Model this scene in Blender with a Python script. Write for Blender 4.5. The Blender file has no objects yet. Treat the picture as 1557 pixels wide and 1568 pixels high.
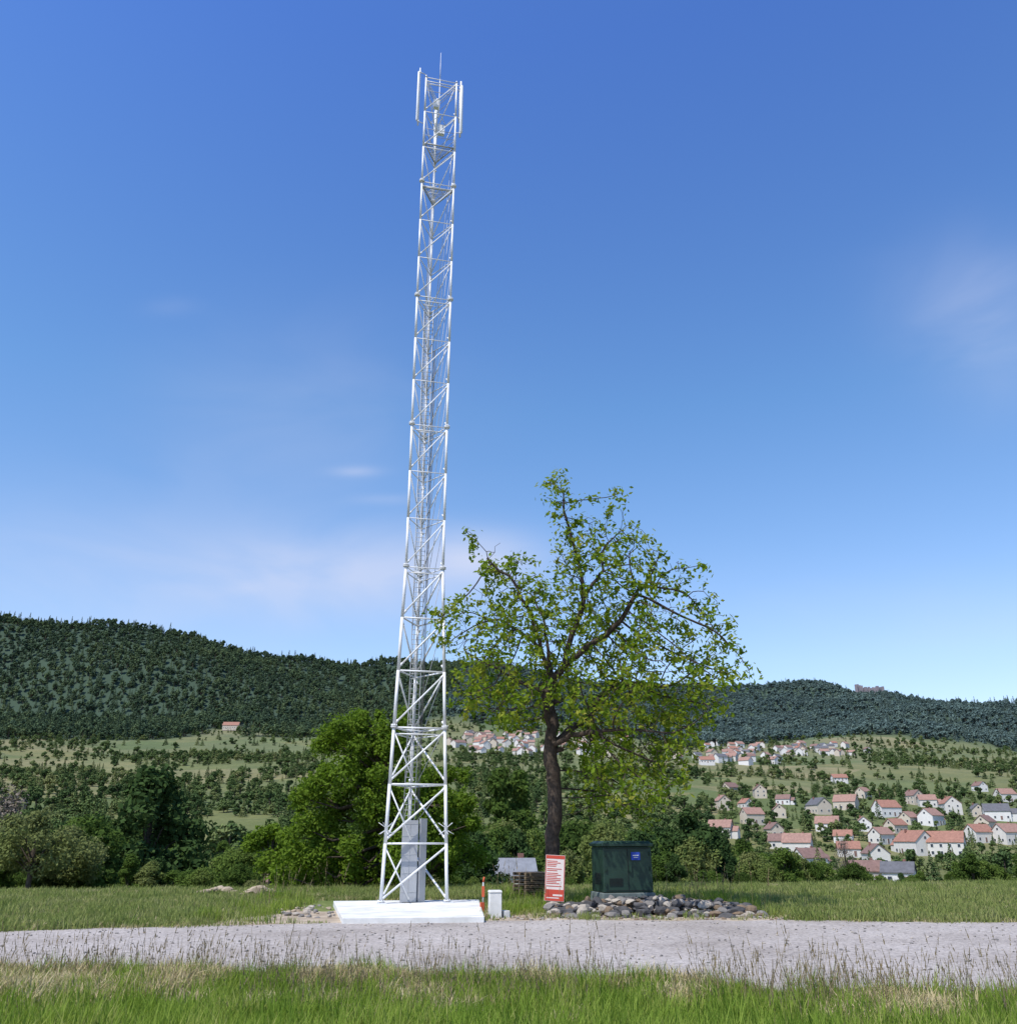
import bpy, math, random
import numpy as np
from mathutils import Vector
random.seed(7); rng=np.random.default_rng(7)
SC=bpy.context.scene
# ---------------------------------------------------------------- layout maths
F=1350.0; PIT=math.radians(20.36); CP,SP=math.cos(PIT),math.sin(PIT); EYE=2.2
def T(py): return math.tan(PIT+math.atan((784-py)/F))
def P(px,py,Y):
    a=(px-778)/F; b=(784-py)/F; k=Y/(CP-b*SP)
    return (a*k, Y, EYE+T(py)*Y)
def G(px,py,z=0.0):
    return P(px,py,(z-EYE)/T(py))
# ---------------------------------------------------------------- noise
_lat=np.random.default_rng(3).random((256,256))
def vnoise(x,y):
    x=np.asarray(x,float); y=np.asarray(y,float)
    xi=np.floor(x).astype(int); yi=np.floor(y).astype(int); fx=x-xi; fy=y-yi
    fx=fx*fx*(3-2*fx); fy=fy*fy*(3-2*fy)
    g=lambda i,j:_lat[(xi+i)%256,(yi+j)%256]
    return (g(0,0)*(1-fx)+g(1,0)*fx)*(1-fy)+(g(0,1)*(1-fx)+g(1,1)*fx)*fy
def fbm(x,y,o=4):
    s=0;a=.5;t=0
    for i in range(o):
        s=s+a*vnoise(x*2**i+i*17.3,y*2**i+i*9.1); t+=a; a*=.5
    return s/t
def sst(a,b,x):
    t=np.clip((x-a)/(b-a),0,1); return t*t*(3-2*t)
# ---------------------------------------------------------------- terrain
PXK=[-600,0,390,780,1160,1557,2200]
TAB={200:[1325,1328,1332,1342,1358,1362,1360],
     300:[1285,1290,1292,1302,1328,1334,1330],
     450:[1225,1232,1236,1242,1262,1270,1262],
     700:[1172,1182,1186,1192,1204,1210,1200],
     1000:[1130,1138,1142,1152,1164,1170,1160],
     1300:[1098,1106,1112,1124,1140,1148,1140]}
RPX=[-600,-100,0,150,300,400,500,600,640,665,760,900,1020,1150,1230,1340,1450,1557,1800,2200]
RPY=[957,947,950,964,982,1010,1025,1028,1021,1012,1017,1045,1060,1064,1057,1061,1079,1097,1109,1091]
def ridge_Y(px): return np.interp(px,[0,700,1000,1557],[1750,2100,2500,2700])
def near_edge(X):
    return np.interp(X,[-40,-10,-3,2,5,11,40],[17.6,16.6,16.4,15.9,14.3,14.8,16.0])
def far_edge(X):
    return np.interp(X,[-60,-14,-6,-3,8,16,60],[22,24.2,26.6,27.6,27.7,26.8,25])
def forest_start(X,Y):
    px=778+1336*X/np.maximum(Y,8)
    return np.interp(px,[-200,0,400,700,1000,1557],[1060,1060,1130,1260,1340,1330])+(fbm(X/120,Y/120,3)-.5)*300
def hz(X,Y):
    X=np.asarray(X,float); Y=np.asarray(Y,float)
    Yc=np.maximum(Y,8); px=778+1336*np.clip(X/Yc,-1.2,1.2)
    Ye=np.interp(px,[0,500,900,1557],[41,44,46,50])
    ry=ridge_Y(px)
    ys=[Ye,Ye+12,Ye+45,150+0*px]; zs=[0*px,-1.0+0*px,-6+0*px,-9+0*px]
    for k,v in TAB.items():
        ys.append(k+0*px); t=np.interp(px,PXK,[T(q) for q in v]); zs.append(EYE+t*k)
    t=np.interp(px,RPX,[T(q) for q in RPY]); zr=EYE+t*ry-np.interp(px,[0,700,1000],[26,22,14])
    ys+= [ry-260, ry,ry+900,ry+9000]; zs+=[zs[-1]+(zr-zs[-1])*0.86,zr,zr*.75,zr*.6]
    z=0*px
    for i in range(len(ys)-1):
        f=np.clip((Y-ys[i])/(ys[i+1]-ys[i]),0,1); z=z+(zs[i+1]-zs[i])*f
    n=fbm(X/180+40,Y/180+11,4)-.5
    z=z+n*np.clip(Y-180,0,1500)*.020
    z=z+(fbm(X/330+7,Y/330+3,3)-.5)*110*sst(1150,1450,Y)*(1-sst(0,1,(Y-ry+420)/300))
    z=z+(vnoise(X/9,Y/9)-.5)*.5*sst(48,70,Y)
    z=z+0.62*(1-sst(4,13.6,Y))
    return z
def hit(px,py):
    Ys=np.geomspace(205,4000,3000); a=(px-778)/F; b=(784-py)/F
    X=a/(CP-b*SP)*Ys; Z=EYE+T(py)*Ys
    w=np.where(hz(X,Ys)>=Z)[0]
    i=w[0] if len(w) else len(Ys)-1
    return float(X[i]),float(Ys[i]),float(hz(X[i],Ys[i]))
# ---------------------------------------------------------------- materials
def newmat(name):
    m=bpy.data.materials.new(name); m.use_nodes=True; nt=m.node_tree; nt.nodes.clear()
    return m,nt,nt.nodes,nt.links
def noise_node(nt,scale,detail=4,coord='pos',rough=.6):
    n=nt.nodes.new('ShaderNodeTexNoise'); n.inputs['Scale'].default_value=scale; n.inputs['Detail'].default_value=detail
    n.inputs['Roughness'].default_value=rough
    g=nt.nodes.new('ShaderNodeNewGeometry' if coord=='pos' else 'ShaderNodeTexCoord')
    nt.links.new(g.outputs['Position' if coord=='pos' else 'Object'],n.inputs['Vector']); return n
def ramp(nt,fac,stops):
    r=nt.nodes.new('ShaderNodeValToRGB'); e=r.color_ramp.elements
    while len(e)<len(stops): e.new(.5)
    for i,(p,c) in enumerate(stops):
        e[i].position=p; e[i].color=(*c,1) if len(c)==3 else c
    nt.links.new(fac,r.inputs[0]); return r.outputs[0]
def mix(nt,f,a,b,mode='MIX'):
    m=nt.nodes.new('ShaderNodeMix'); m.data_type='RGBA'; m.blend_type=mode
    for s,v in ((m.inputs[0],f),(m.inputs[6],a),(m.inputs[7],b)):
        if isinstance(v,(int,float)): s.default_value=v
        elif isinstance(v,tuple): s.default_value=(*v,1)
        else: nt.links.new(v,s)
    return m.outputs[2]
def math_(nt,op,a,b=None,clamp=False):
    m=nt.nodes.new('ShaderNodeMath'); m.operation=op; m.use_clamp=clamp
    for i,v in enumerate((a,b)):
        if v is None: continue
        if isinstance(v,(int,float)): m.inputs[i].default_value=v
        else: nt.links.new(v,m.inputs[i])
    return m.outputs[0]
def bump(nt,h,strength,dist=.02):
    b=nt.nodes.new('ShaderNodeBump'); b.inputs['Strength'].default_value=strength; b.inputs['Distance'].default_value=dist
    nt.links.new(h,b.inputs['Height']); return b.outputs[0]
def pmat(name,c1,c2=None,scale=3,rough=.7,metal=0,bs=0,bscale=40,coord='obj',spec=.4):
    m,nt,N,L=newmat(name); p=N.new('ShaderNodeBsdfPrincipled'); o=N.new('ShaderNodeOutputMaterial')
    L.new(p.outputs[0],o.inputs[0]); p.inputs['Roughness'].default_value=rough; p.inputs['Metallic'].default_value=metal
    p.inputs['Specular IOR Level'].default_value=spec
    c2=c2 or tuple(x*.75 for x in c1)
    n=noise_node(nt,scale,5,coord); L.new(ramp(nt,n.outputs[0],[(.35,c1),(.68,c2)]),p.inputs['Base Color'])
    if bs: 
        n2=noise_node(nt,bscale,4,coord); L.new(bump(nt,n2.outputs[0],bs),p.inputs['Normal'])
    return m
def leafmat(name,cols,trans=.3,scale=.5,tcol=None,wr=.62,wn=.75):
    m,nt,N,L=newmat(name); o=N.new('ShaderNodeOutputMaterial')
    oi=N.new('ShaderNodeObjectInfo'); n=noise_node(nt,scale,3)
    f=math_(nt,'ADD',math_(nt,'MULTIPLY',oi.outputs['Random'],wr),math_(nt,'MULTIPLY',n.outputs[0],wn))
    f=math_(nt,'SUBTRACT',f,(wr+wn-1)/2,True)
    st=[(i/(len(cols)-1),c) for i,c in enumerate(cols)]
    col=ramp(nt,f,st)
    d=N.new('ShaderNodeBsdfDiffuse'); L.new(col,d.inputs[0])
    if trans<=0: L.new(d.outputs[0],o.inputs[0]); return m
    t=N.new('ShaderNodeBsdfTranslucent')
    L.new(mix(nt,.8,col,tcol,'MULTIPLY') if tcol else col,t.inputs[0])
    ms=N.new('ShaderNodeMixShader'); ms.inputs[0].default_value=trans; L.new(d.outputs[0],ms.inputs[1]); L.new(t.outputs[0],ms.inputs[2])
    L.new(ms.outputs[0],o.inputs[0]); return m
# ---------------------------------------------------------------- mesh builder
class MB:
    def __init__(s): s.v=[];s.f=[];s.m=[];s.sm=[]
    def add(s,v,f,m=0,sm=False):
        o=len(s.v); s.v.extend([tuple(p) for p in v]); s.f.extend([tuple(i+o for i in q) for q in f]); s.m.extend([m]*len(f)); s.sm.extend([sm]*len(f))
    def tube(s,pts,rad,n=8,m=0,caps=True):
        pts=[Vector(p) for p in pts]; k=len(pts)
        if not hasattr(rad,'__len__'): rad=[rad]*k
        V=[];prev=None
        for i,p in enumerate(pts):
            d=(pts[min(i+1,k-1)]-pts[max(i-1,0)]).normalized()
            if prev is None:
                u=d.orthogonal().normalized()
            else:
                u=(prev-d*prev.dot(d)); u=u.normalized() if u.length>1e-5 else d.orthogonal().normalized()
            prev=u; w=d.cross(u)
            for j in range(n):
                a=2*math.pi*j/n; V.append(p+(u*math.cos(a)+w*math.sin(a))*rad[i])
        Fq=[(i*n+j,i*n+(j+1)%n,(i+1)*n+(j+1)%n,(i+1)*n+j) for i in range(k-1) for j in range(n)]
        if caps: Fq+= [tuple(range(n-1,-1,-1)),tuple((k-1)*n+j for j in range(n))]
        s.add(V,Fq,m,True)
    def box(s,c,d,m=0,rz=0,tilt=None,top=None):
        cx,cy,cz=c; x,y,z=[q/2 for q in d]; tx,ty=top or (1,1)
        V=[(-x,-y,-z),(x,-y,-z),(x,y,-z),(-x,y,-z),(-x*tx,-y*ty,z),(x*tx,-y*ty,z),(x*tx,y*ty,z),(-x*tx,y*ty,z)]
        c_,s_=math.cos(rz),math.sin(rz)
        V=[(cx+a*c_-b*s_,cy+a*s_+b*c_,cz+e) for a,b,e in V]
        s.add(V,[(3,2,1,0),(4,5,6,7),(0,1,5,4),(1,2,6,5),(2,3,7,6),(3,0,4,7)],m)
    def leaves(s,C,Nn,size,m=0,asp=.5,r=None):
        r=r or rng; n=len(C); Nn=Nn/np.maximum(np.linalg.norm(Nn,axis=1,keepdims=True),1e-6)
        a=r.normal(size=(n,3)); t=np.cross(Nn,a); t/=np.maximum(np.linalg.norm(t,axis=1,keepdims=True),1e-6); b=np.cross(Nn,t)
        sz=np.asarray(size).reshape(-1,1)*np.ones((n,1))
        V=np.stack([C-t*sz,C+b*sz*asp-t*sz*.1,C+t*sz,C-b*sz*asp-t*sz*.1],1).reshape(-1,3)
        o=len(s.v); s.v.extend(map(tuple,V.tolist())); idx=(np.arange(n*4).reshape(-1,4)+o).tolist()
        s.f.extend(map(tuple,idx)); s.m.extend([m]*n); s.sm.extend([False]*n)
    def mesh(s,name,mats):
        me=bpy.data.meshes.new(name); me.from_pydata(s.v,[],s.f)
        for x in mats: me.materials.append(x)
        me.polygons.foreach_set('material_index',s.m); me.polygons.foreach_set('use_smooth',s.sm); me.update(); return me
    def obj(s,name,mats,link=True,parent=None,bevel=0):
        ob=bpy.data.objects.new(name,s.mesh(name,mats))
        if link: SC.collection.objects.link(ob)
        if parent: ob.parent=parent
        if bevel:
            md=ob.modifiers.new('bevel','BEVEL'); md.width=bevel; md.segments=2; md.limit_method='ANGLE'
        return ob
def empty(name,loc=(0,0,0)):
    e=bpy.data.objects.new(name,None); e.empty_display_size=.3; e.location=loc; SC.collection.objects.link(e); return e
def scatter(name,pts,rot,scl,srcs,idx):
    pts=np.asarray(pts,float); n=len(pts)
    me=bpy.data.meshes.new(name); me.vertices.add(n); me.vertices.foreach_set('co',pts.ravel())
    for nm,arr in (('rot',rot),('scl',scl)):
        a=me.attributes.new(nm,'FLOAT_VECTOR','POINT'); a.data.foreach_set('vector',np.asarray(arr,float).ravel())
    a=me.attributes.new('idx','INT','POINT'); a.data.foreach_set('value',np.asarray(idx,int))
    ob=bpy.data.objects.new(name,me); SC.collection.objects.link(ob)
    ng=bpy.data.node_groups.new(name+'_gn','GeometryNodeTree')
    ng.interface.new_socket('Geometry',in_out='INPUT',socket_type='NodeSocketGeometry'); ng.interface.new_socket('Geometry',in_out='OUTPUT',socket_type='NodeSocketGeometry')
    N=ng.nodes;L=ng.links; gi=N.new('NodeGroupInput'); go=N.new('NodeGroupOutput'); ip=N.new('GeometryNodeInstanceOnPoints')
    j=N.new('GeometryNodeJoinGeometry')
    for s in srcs:
        o=N.new('GeometryNodeObjectInfo'); o.inputs['Object'].default_value=s; g=N.new('GeometryNodeGeometryToInstance')
        L.new(o.outputs['Geometry'],g.inputs[0]); L.new(g.outputs[0],j.inputs[0])
    def na(nm,t):
        q=N.new('GeometryNodeInputNamedAttribute'); q.data_type=t; q.inputs['Name'].default_value=nm; return q.outputs['Attribute']
    e=N.new('FunctionNodeEulerToRotation'); L.new(na('rot','FLOAT_VECTOR'),e.inputs[0]); L.new(e.outputs[0],ip.inputs['Rotation'])
    L.new(na('scl','FLOAT_VECTOR'),ip.inputs['Scale']); L.new(na('idx','INT'),ip.inputs['Instance Index']); ip.inputs['Pick Instance'].default_value=True
    L.new(gi.outputs[0],ip.inputs['Points']); L.new(j.outputs[0],ip.inputs['Instance']); L.new(ip.outputs[0],go.inputs[0])
    md=ob.modifiers.new('scatter','NODES'); md.node_group=ng; return ob
def scat_simple(name,XY,srcs,s0,s1,sink=0,weights=None,zs=(.85,1.2),tilt=0.0,power=1):
    XY=np.asarray(XY,float); n=len(XY); z=hz(XY[:,0],XY[:,1])-sink
    rot=np.zeros((n,3)); rot[:,2]=rng.random(n)*6.283; rot[:,:2]=rng.normal(size=(n,2))*tilt
    s=s0+(s1-s0)*rng.random(n)**power; scl=np.stack([s,s,s*(zs[0]+(zs[1]-zs[0])*rng.random(n))],1)
    idx=rng.choice(len(srcs),n,p=weights)
    return scatter(name,np.column_stack([XY,z]),rot,scl,srcs,idx)
# ---------------------------------------------------------------- ground sheet
def build_ground():
    nr,nc=400,320
    k=np.geomspace(5,9500,nr)-35; s=np.linspace(-1.25,1.25,nc)
    Yg,Sg=np.meshgrid(k,s,indexing='ij'); Xg=Sg*(Yg+62)
    Z=hz(Xg,Yg); V=np.stack([Xg,Yg,Z],-1).reshape(-1,3)
    i=np.arange(nr-1)[:,None]*nc+np.arange(nc-1)[None,:]; Q=np.stack([i,i+1,i+nc+1,i+nc],-1).reshape(-1,4)
    me=bpy.data.meshes.new('ground'); me.vertices.add(len(V)); me.vertices.foreach_set('co',V.ravel())
    me.loops.add(Q.size); me.loops.foreach_set('vertex_index',Q.ravel()); me.polygons.add(len(Q))
    me.polygons.foreach_set('loop_start',np.arange(len(Q))*4); me.polygons.foreach_set('use_smooth',np.ones(len(Q),bool)); me.update(calc_edges=True); me.validate()
    fr=np.clip((Yg-forest_start(Xg,Yg)+25)/50,0,1).ravel()
    at=me.attributes.new('forest','FLOAT','POINT'); at.data.foreach_set('value',fr)
    ob=bpy.data.objects.new('ground',me); SC.collection.objects.link(ob)
    m,nt,N,L=newmat('meadow_and_fields'); p=N.new('ShaderNodeBsdfPrincipled'); o=N.new('ShaderNodeOutputMaterial'); L.new(p.outputs[0],o.inputs[0])
    p.inputs['Roughness'].default_value=.9; p.inputs['Specular IOR Level'].default_value=.1
    geo=N.new('ShaderNodeNewGeometry'); sep=N.new('ShaderNodeSeparateXYZ'); L.new(geo.outputs['Position'],sep.inputs[0])
    n1=noise_node(nt,.6,6); n2=noise_node(nt,6,5)
    near=mix(nt,ramp(nt,n2.outputs[0],[(.4,(0,0,0)),(.7,(1,1,1))]),ramp(nt,n1.outputs[0],[(.3,(.12,.16,.04)),(.62,(.19,.215,.07)),(.75,(.29,.25,.12))]),(.09,.12,.035))
    mp=N.new('ShaderNodeMapping'); mp.inputs['Scale'].default_value=(1/130,1/75,0); mp.inputs['Rotation'].default_value=(0,0,.3); L.new(geo.outputs['Position'],mp.inputs[0])
    vo=N.new('ShaderNodeTexVoronoi'); vo.inputs['Scale'].default_value=1; L.new(mp.outputs[0],vo.inputs['Vector'])
    sc=N.new('ShaderNodeSeparateColor'); L.new(vo.outputs['Color'],sc.inputs[0])
    fld=ramp(nt,sc.outputs[0],[(0,(.11,.15,.045)),(.3,(.22,.205,.08)),(.55,(.15,.18,.06)),(.78,(.29,.245,.12)),(1,(.11,.15,.05))])
    n3=noise_node(nt,.03,6); fld=mix(nt,ramp(nt,n3.outputs[0],[(.35,(0,0,0)),(.7,(.7,.7,.7))]),fld,(.095,.125,.045))
    n4=noise_node(nt,.4,6); fld=mix(nt,.35,fld,ramp(nt,n4.outputs[0],[(.35,(.3,.3,.3)),(.65,(1,1,1))]),'MULTIPLY')
    mr=N.new('ShaderNodeMapRange'); mr.inputs[1].default_value=60; mr.inputs[2].default_value=180; L.new(sep.outputs[1],mr.inputs[0])
    c=mix(nt,mr.outputs[0],near,fld)
    haze_mr=N.new('ShaderNodeMapRange'); haze_mr.inputs[1].default_value=350; haze_mr.inputs[2].default_value=2600; haze_mr.inputs[4].default_value=.4; L.new(sep.outputs[1],haze_mr.inputs[0])
    c=mix(nt,haze_mr.outputs[0],c,(.16,.18,.17))  # aerial haze painted into the base colour, growing with distance along Y
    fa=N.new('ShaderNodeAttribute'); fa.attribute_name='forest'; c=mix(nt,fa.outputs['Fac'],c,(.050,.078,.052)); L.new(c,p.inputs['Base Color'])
    L.new(bump(nt,n2.outputs[0],.6,.08),p.inputs['Normal'])
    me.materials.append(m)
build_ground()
# ---------------------------------------------------------------- road
def strip(name,xs,lo,hi,z,mat,nY=6):
    mb=MB(); V=[];Fq=[]
    for x,a,b in zip(xs,lo,hi):
        for j in range(nY+1): V.append((x,a+(b-a)*j/nY,z))
    for i in range(len(xs)-1):
        for j in range(nY):
            q=i*(nY+1)+j; Fq.append((q,q+nY+1,q+nY+2,q+1))
    mb.add(V,Fq); return mb.obj(name,[mat])
gm,nt,N,L=newmat('gravel_asphalt'); p=N.new('ShaderNodeBsdfPrincipled'); o=N.new('ShaderNodeOutputMaterial'); L.new(p.outputs[0],o.inputs[0])
p.inputs['Roughness'].default_value=.95; p.inputs['Specular IOR Level'].default_value=.12
a=noise_node(nt,.3,6); b=noise_node(nt,7,8,rough=.85); v=N.new('ShaderNodeTexVoronoi'); v.inputs['Scale'].default_value=20; g=N.new('ShaderNodeNewGeometry'); L.new(g.outputs['Position'],v.inputs['Vector'])
c=ramp(nt,a.outputs[0],[(.32,(.38,.335,.295)),(.5,(.47,.42,.375)),(.68,(.53,.48,.435))]); sc=N.new('ShaderNodeSeparateColor'); L.new(v.outputs['Color'],sc.inputs[0])
c=mix(nt,.8,c,ramp(nt,sc.outputs[0],[(0,(.42,.42,.44)),(.3,(.86,.86,.86)),(1,(1.0,1.0,1.0))]),'MULTIPLY')
c=mix(nt,.75,c,ramp(nt,b.outputs[0],[(.35,(.5,.49,.48)),(.58,(1,1,1))]),'MULTIPLY')
L.new(c,p.inputs['Base Color']); L.new(bump(nt,v.outputs['Distance'],.6,.02),p.inputs['Normal'])
xs=np.arange(-70,70,.25)
jit=lambda s:(fbm(xs*.9+s,xs*0+s,4)-.5)
strip('gravel_road',xs,near_edge(xs)+jit(3)*.9,far_edge(xs)+jit(8)*.8,.02,gm)
dm=pmat('bare_soil',(.46,.38,.28),(.27,.21,.15),1.6,.95,0,.8,12,'pos',.1)
xs2=np.arange(-8.6,8.4,.2); e=np.minimum(1,np.minimum(xs2+8.6,8.4-xs2)/1.5)
loS=far_edge(xs2)-.25+(fbm(xs2*1.3,xs2*0+5,3)-.5)*.6; hiS=loS+.1+e*(3.6+3.0*fbm(xs2*.8+4,xs2*0+2,3)*np.where(xs2<0,1,1.1))
strip('bare_soil_patch',xs2,loS,hiS,.012,dm)
# ---------------------------------------------------------------- concrete slab
cm=pmat('white_concrete',(.76,.75,.72),(.54,.53,.49),1.2,.85,0,.25,30,'pos',.2)
def slab():
    mb=MB(); z=.17
    q=[G(524,1406,z),G(741,1404,z),G(733,1378,z),G(510,1380,z)]
    V=[(x,y,z) for x,y,_ in q]+[(x,y,-.1) for x,y,_ in q]
    mb.add(V,[(0,1,2,3),(0,4,5,1),(1,5,6,2),(2,6,7,3),(3,7,4,0)])
    mb.obj('concrete_slab',[cm],bevel=.015)
slab()
# ---------------------------------------------------------------- lattice tower
steel=pmat('galvanised_white_steel',(.78,.78,.78),(.64,.65,.66),2,.42,0,0,spec=.4)
steel2=pmat('galvanised_grey_steel',(.44,.45,.46),(.34,.35,.36),3,.5,.1,0)
whitep=pmat('antenna_radome',(.78,.79,.80),(.70,.71,.72),2,.4)
TX,TY=-3.33,33.0
def tower():
    root=empty('lattice_communication_tower',(TX,TY,0))
    ZB=.17
    def W(z): return 2.25+(1.43-2.25)*min(z/12.0,1) if z<12 else 1.43+(z-12)*.002
    base=math.radians(14)
    def leg(i,z):
        R=W(z)/math.sqrt(3); a=base+math.radians([210,330,90][i]); return Vector((R*math.cos(a),R*math.sin(a),z))
    legs=MB(); br=MB(); hor=MB()
    zs=[ZB,2.05,4.0,5.95,8.0,10.0,12.0,14.0,16.0,18.05,20.1,22.1,24.2,26.2,28.2,30.3,32.3,34.4,36.5]
    for i in range(3):
        for k in range(len(zs)-1):
            r=.06 if zs[k]<12 else (.050 if zs[k]<24 else .044)
            legs.tube([leg(i,zs[k]),leg(i,zs[k+1])],r,10)
        for z in (ZB,5.95,12,18.05,24.2,30.3):
            c=leg(i,z); legs.tube([c-Vector((0,0,.0)),c+Vector((0,0,.025))],.12,12); legs.tube([c+Vector((0,0,.05)),c+Vector((0,0,.08))],.12,12)
            for q in range(6):
                a=q*math.pi/3; b=c+Vector((.095*math.cos(a),.095*math.sin(a),0)); legs.tube([b+Vector((0,0,-.03)),b+Vector((0,0,.12))],.012,6)
        c=leg(i,ZB); legs.box((c.x,c.y,ZB+.015),(.34,.34,.03),0,.3)
        # anti-climb spikes
        for q in range(10):
            a=q*math.pi/5; c=leg(i,2.5+.05*(q%2)); legs.tube([c,c+Vector((math.cos(a)*.28,math.sin(a)*.28,.18 if q%2 else -.15))],[.016,.007],5)
    for k in range(len(zs)-1):
        z0,z1=zs[k],zs[k+1]
        for i in range(3):
            j=(i+1)%3
            a0,a1,b0,b1=leg(i,z0+.12),leg(i,z1-.1),leg(j,z0+.12),leg(j,z1-.1)
            rr=.036 if z0<12 else .025
            if z0<5.9:
                if i==0:
                    br.tube([a0,b1],rr,8)
                    br.tube([a1,leg(i,z0).lerp(leg(j,z0),.42)+Vector((0,0,.12))],rr*.75,8)
                else:
                    br.tube([a0,b1] if i==1 else [b0,a1],rr,8)
            else:
                if i==0: br.tube([a0,b1],rr,8)
                elif i==1: br.tube([b0,a1],rr*.9,8)
                else: br.tube([a0,b1],rr*.9,8)
            for e_,o_ in ((a0,b1),(b1,a0)):
                d=(o_-e_).normalized(); g0=e_+d*.04; g1=e_+d*.2; br.tube([g0,g1],rr*1.45,4)
            h0,h1=leg(i,z1),leg(j,z1); hor.tube([h0,h1],.032 if z1<12 else .020,8)
            if z1 in (5.95,12.0,18.05,24.2,30.3,36.5): 
                hor.tube([h0+Vector((0,0,-.22)),h1+Vector((0,0,-.22))],.022,8)
    for z in (5.95,12,18.05,24.2,30.3,34.4):
        for i in range(3):
            j=(i+1)%3;k=(i+2)%3; hor.tube([(leg(i,z)+leg(j,z))/2,(leg(j,z)+leg(k,z))/2],.016,6)
    legs.obj('legs',[steel],parent=root); br.obj('diagonal_braces',[steel],parent=root); hor.obj('horizontal_braces',[steel],parent=root)
    ld=MB(); lx=lambda z:(leg(2,z)*.55+leg(0,z)*.12); 
    dirv=Vector((math.cos(base),math.sin(base),0))
    for s in (-.2,.2):
        ld.tube([lx(2.4)+dirv*s,lx(12)+dirv*s,lx(36)+dirv*s],.018,6)
    ld.tube([lx(2.4)+dirv*0,lx(12),lx(36)],.014,6)
    z=2.5
    while z<36: ld.tube([lx(z)-dirv*.2,lx(z)+dirv*.2],.011,5); z+=.28
    z=4
    while z<36:
        ld.tube([lx(z)+dirv*.2,leg(1,z)],.012,5); ld.tube([lx(z)-dirv*.2,leg(2,z)],.012,5); z+=2.0
    ld.obj('climbing_ladder',[steel2],parent=root)
    cb=MB()
    for q in range(3): 
        o_=dirv*(.27+.035*q)+Vector((0,.05,0)); cb.tube([lx(2.4)+o_,lx(12)+o_,lx(33)+o_],.011,6)
    cb.obj('feeder_cables',[pmat('cable_sheath',(.12,.12,.13))],parent=root)
    cab=MB(); c=Vector((P(627,1300,32.7)[0]-TX,-.35,0))
    cab.box((c.x,c.y,1.5),(.55,.10,2.62),0,base); cab.box((c.x+.43,c.y+.18,1.52),(.28,.08,2.7),0,base+.5)
    cab.box((c.x+.02,c.y+.30,.75),(.5,.35,1.15),1,base)
    for zz in (.5,1.1,1.7,2.3,2.7): cab.box((c.x,c.y-.056,zz),(.53,.012,.02),1,base)
    cab.box((c.x,c.y-.058,1.5),(.014,.012,2.5),1,base)
    cab.obj('equipment_cabinet_panels',[pmat('zinc_sheet',(.42,.43,.45),(.33,.34,.36),1.2,.5,.2),steel2],parent=root,bevel=.006)
    pf=MB()
    for z in (32.3,35.0):
        tri=[leg(i,z)*.93 for i in range(3)]
        for q in range(13):
            t=(q+.5)/13
            a_=tri[0].lerp(tri[2],t); b_=tri[1].lerp(tri[2],t); pf.tube([a_,b_],.014,5)
        for i in range(3): pf.tube([tri[i],tri[(i+1)%3]],.035,6)
    for z in (33.0,33.4,35.7,36.1):
        for i in (0,1,2): pf.tube([leg(i,z),leg((i+1)%3,z)],.013,6)
    pf.obj('service_platforms',[steel2],parent=root)
    an=MB()
    def ant(i,out,z0,z1,r,side):
        L0=leg(i,z0); d=Vector((L0.x,L0.y,0)).normalized(); d=(d+side).normalized()*out
        p0=Vector((L0.x,L0.y,z0))+d; p1=Vector((L0.x,L0.y,z1))+d
        an.tube([p0,p1],r*.6,8,1); 
        an.tube([p0+d*.18+Vector((0,0,.25)),p0+d*.18+Vector((0,0,.3)),p1+d*.18-Vector((0,0,.3)),p1+d*.18-Vector((0,0,.25))],[r*.7,r*1.1,r*1.1,r*.7],10,0)
        for z in (z0+.25,z1-.25): an.tube([(L0.x,L0.y,z),(p0.x,p0.y,z)],.02,6,1); an.box((p0.x,p0.y,z),(.09,.09,.07),1)
    ant(0,.33,33.4,36.9,.05,Vector((-.8,-.2,0)))
    ant(1,.22,33.2,36.6,.07,Vector((.5,.3,0)))
    ant(1,.2,34.2,36.4,.05,Vector((.1,1.2,0)))
    ant(2,.25,33.4,36.6,.08,Vector((0,.4,0)))
    an.box((.1,.2,34.0),(.32,.2,.5),0,base); an.box((-.15,.1,35.5),(.3,.2,.45),0,base)
    an.tube([(0.0,-.1,34.5),(0.0,-.1,36.9)],.022,8,1); an.tube([(0,-.1,36.9),(0,-.1,37.6),(0,-.1,38.6)],[.024,.017,.009],6,1)
    an.tube([(-.5,-.22,36.5),(0,-.1,36.5),(.5,.05,36.5)],.02,6,1)
    for i in (0,1,2): c=leg(i,36.5); an.tube([c,c+Vector((0,0,.12))],[.07,.03],8,1)
    an.obj('antennas_and_lightning_rod',[whitep,steel],parent=root)
tower()
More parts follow.
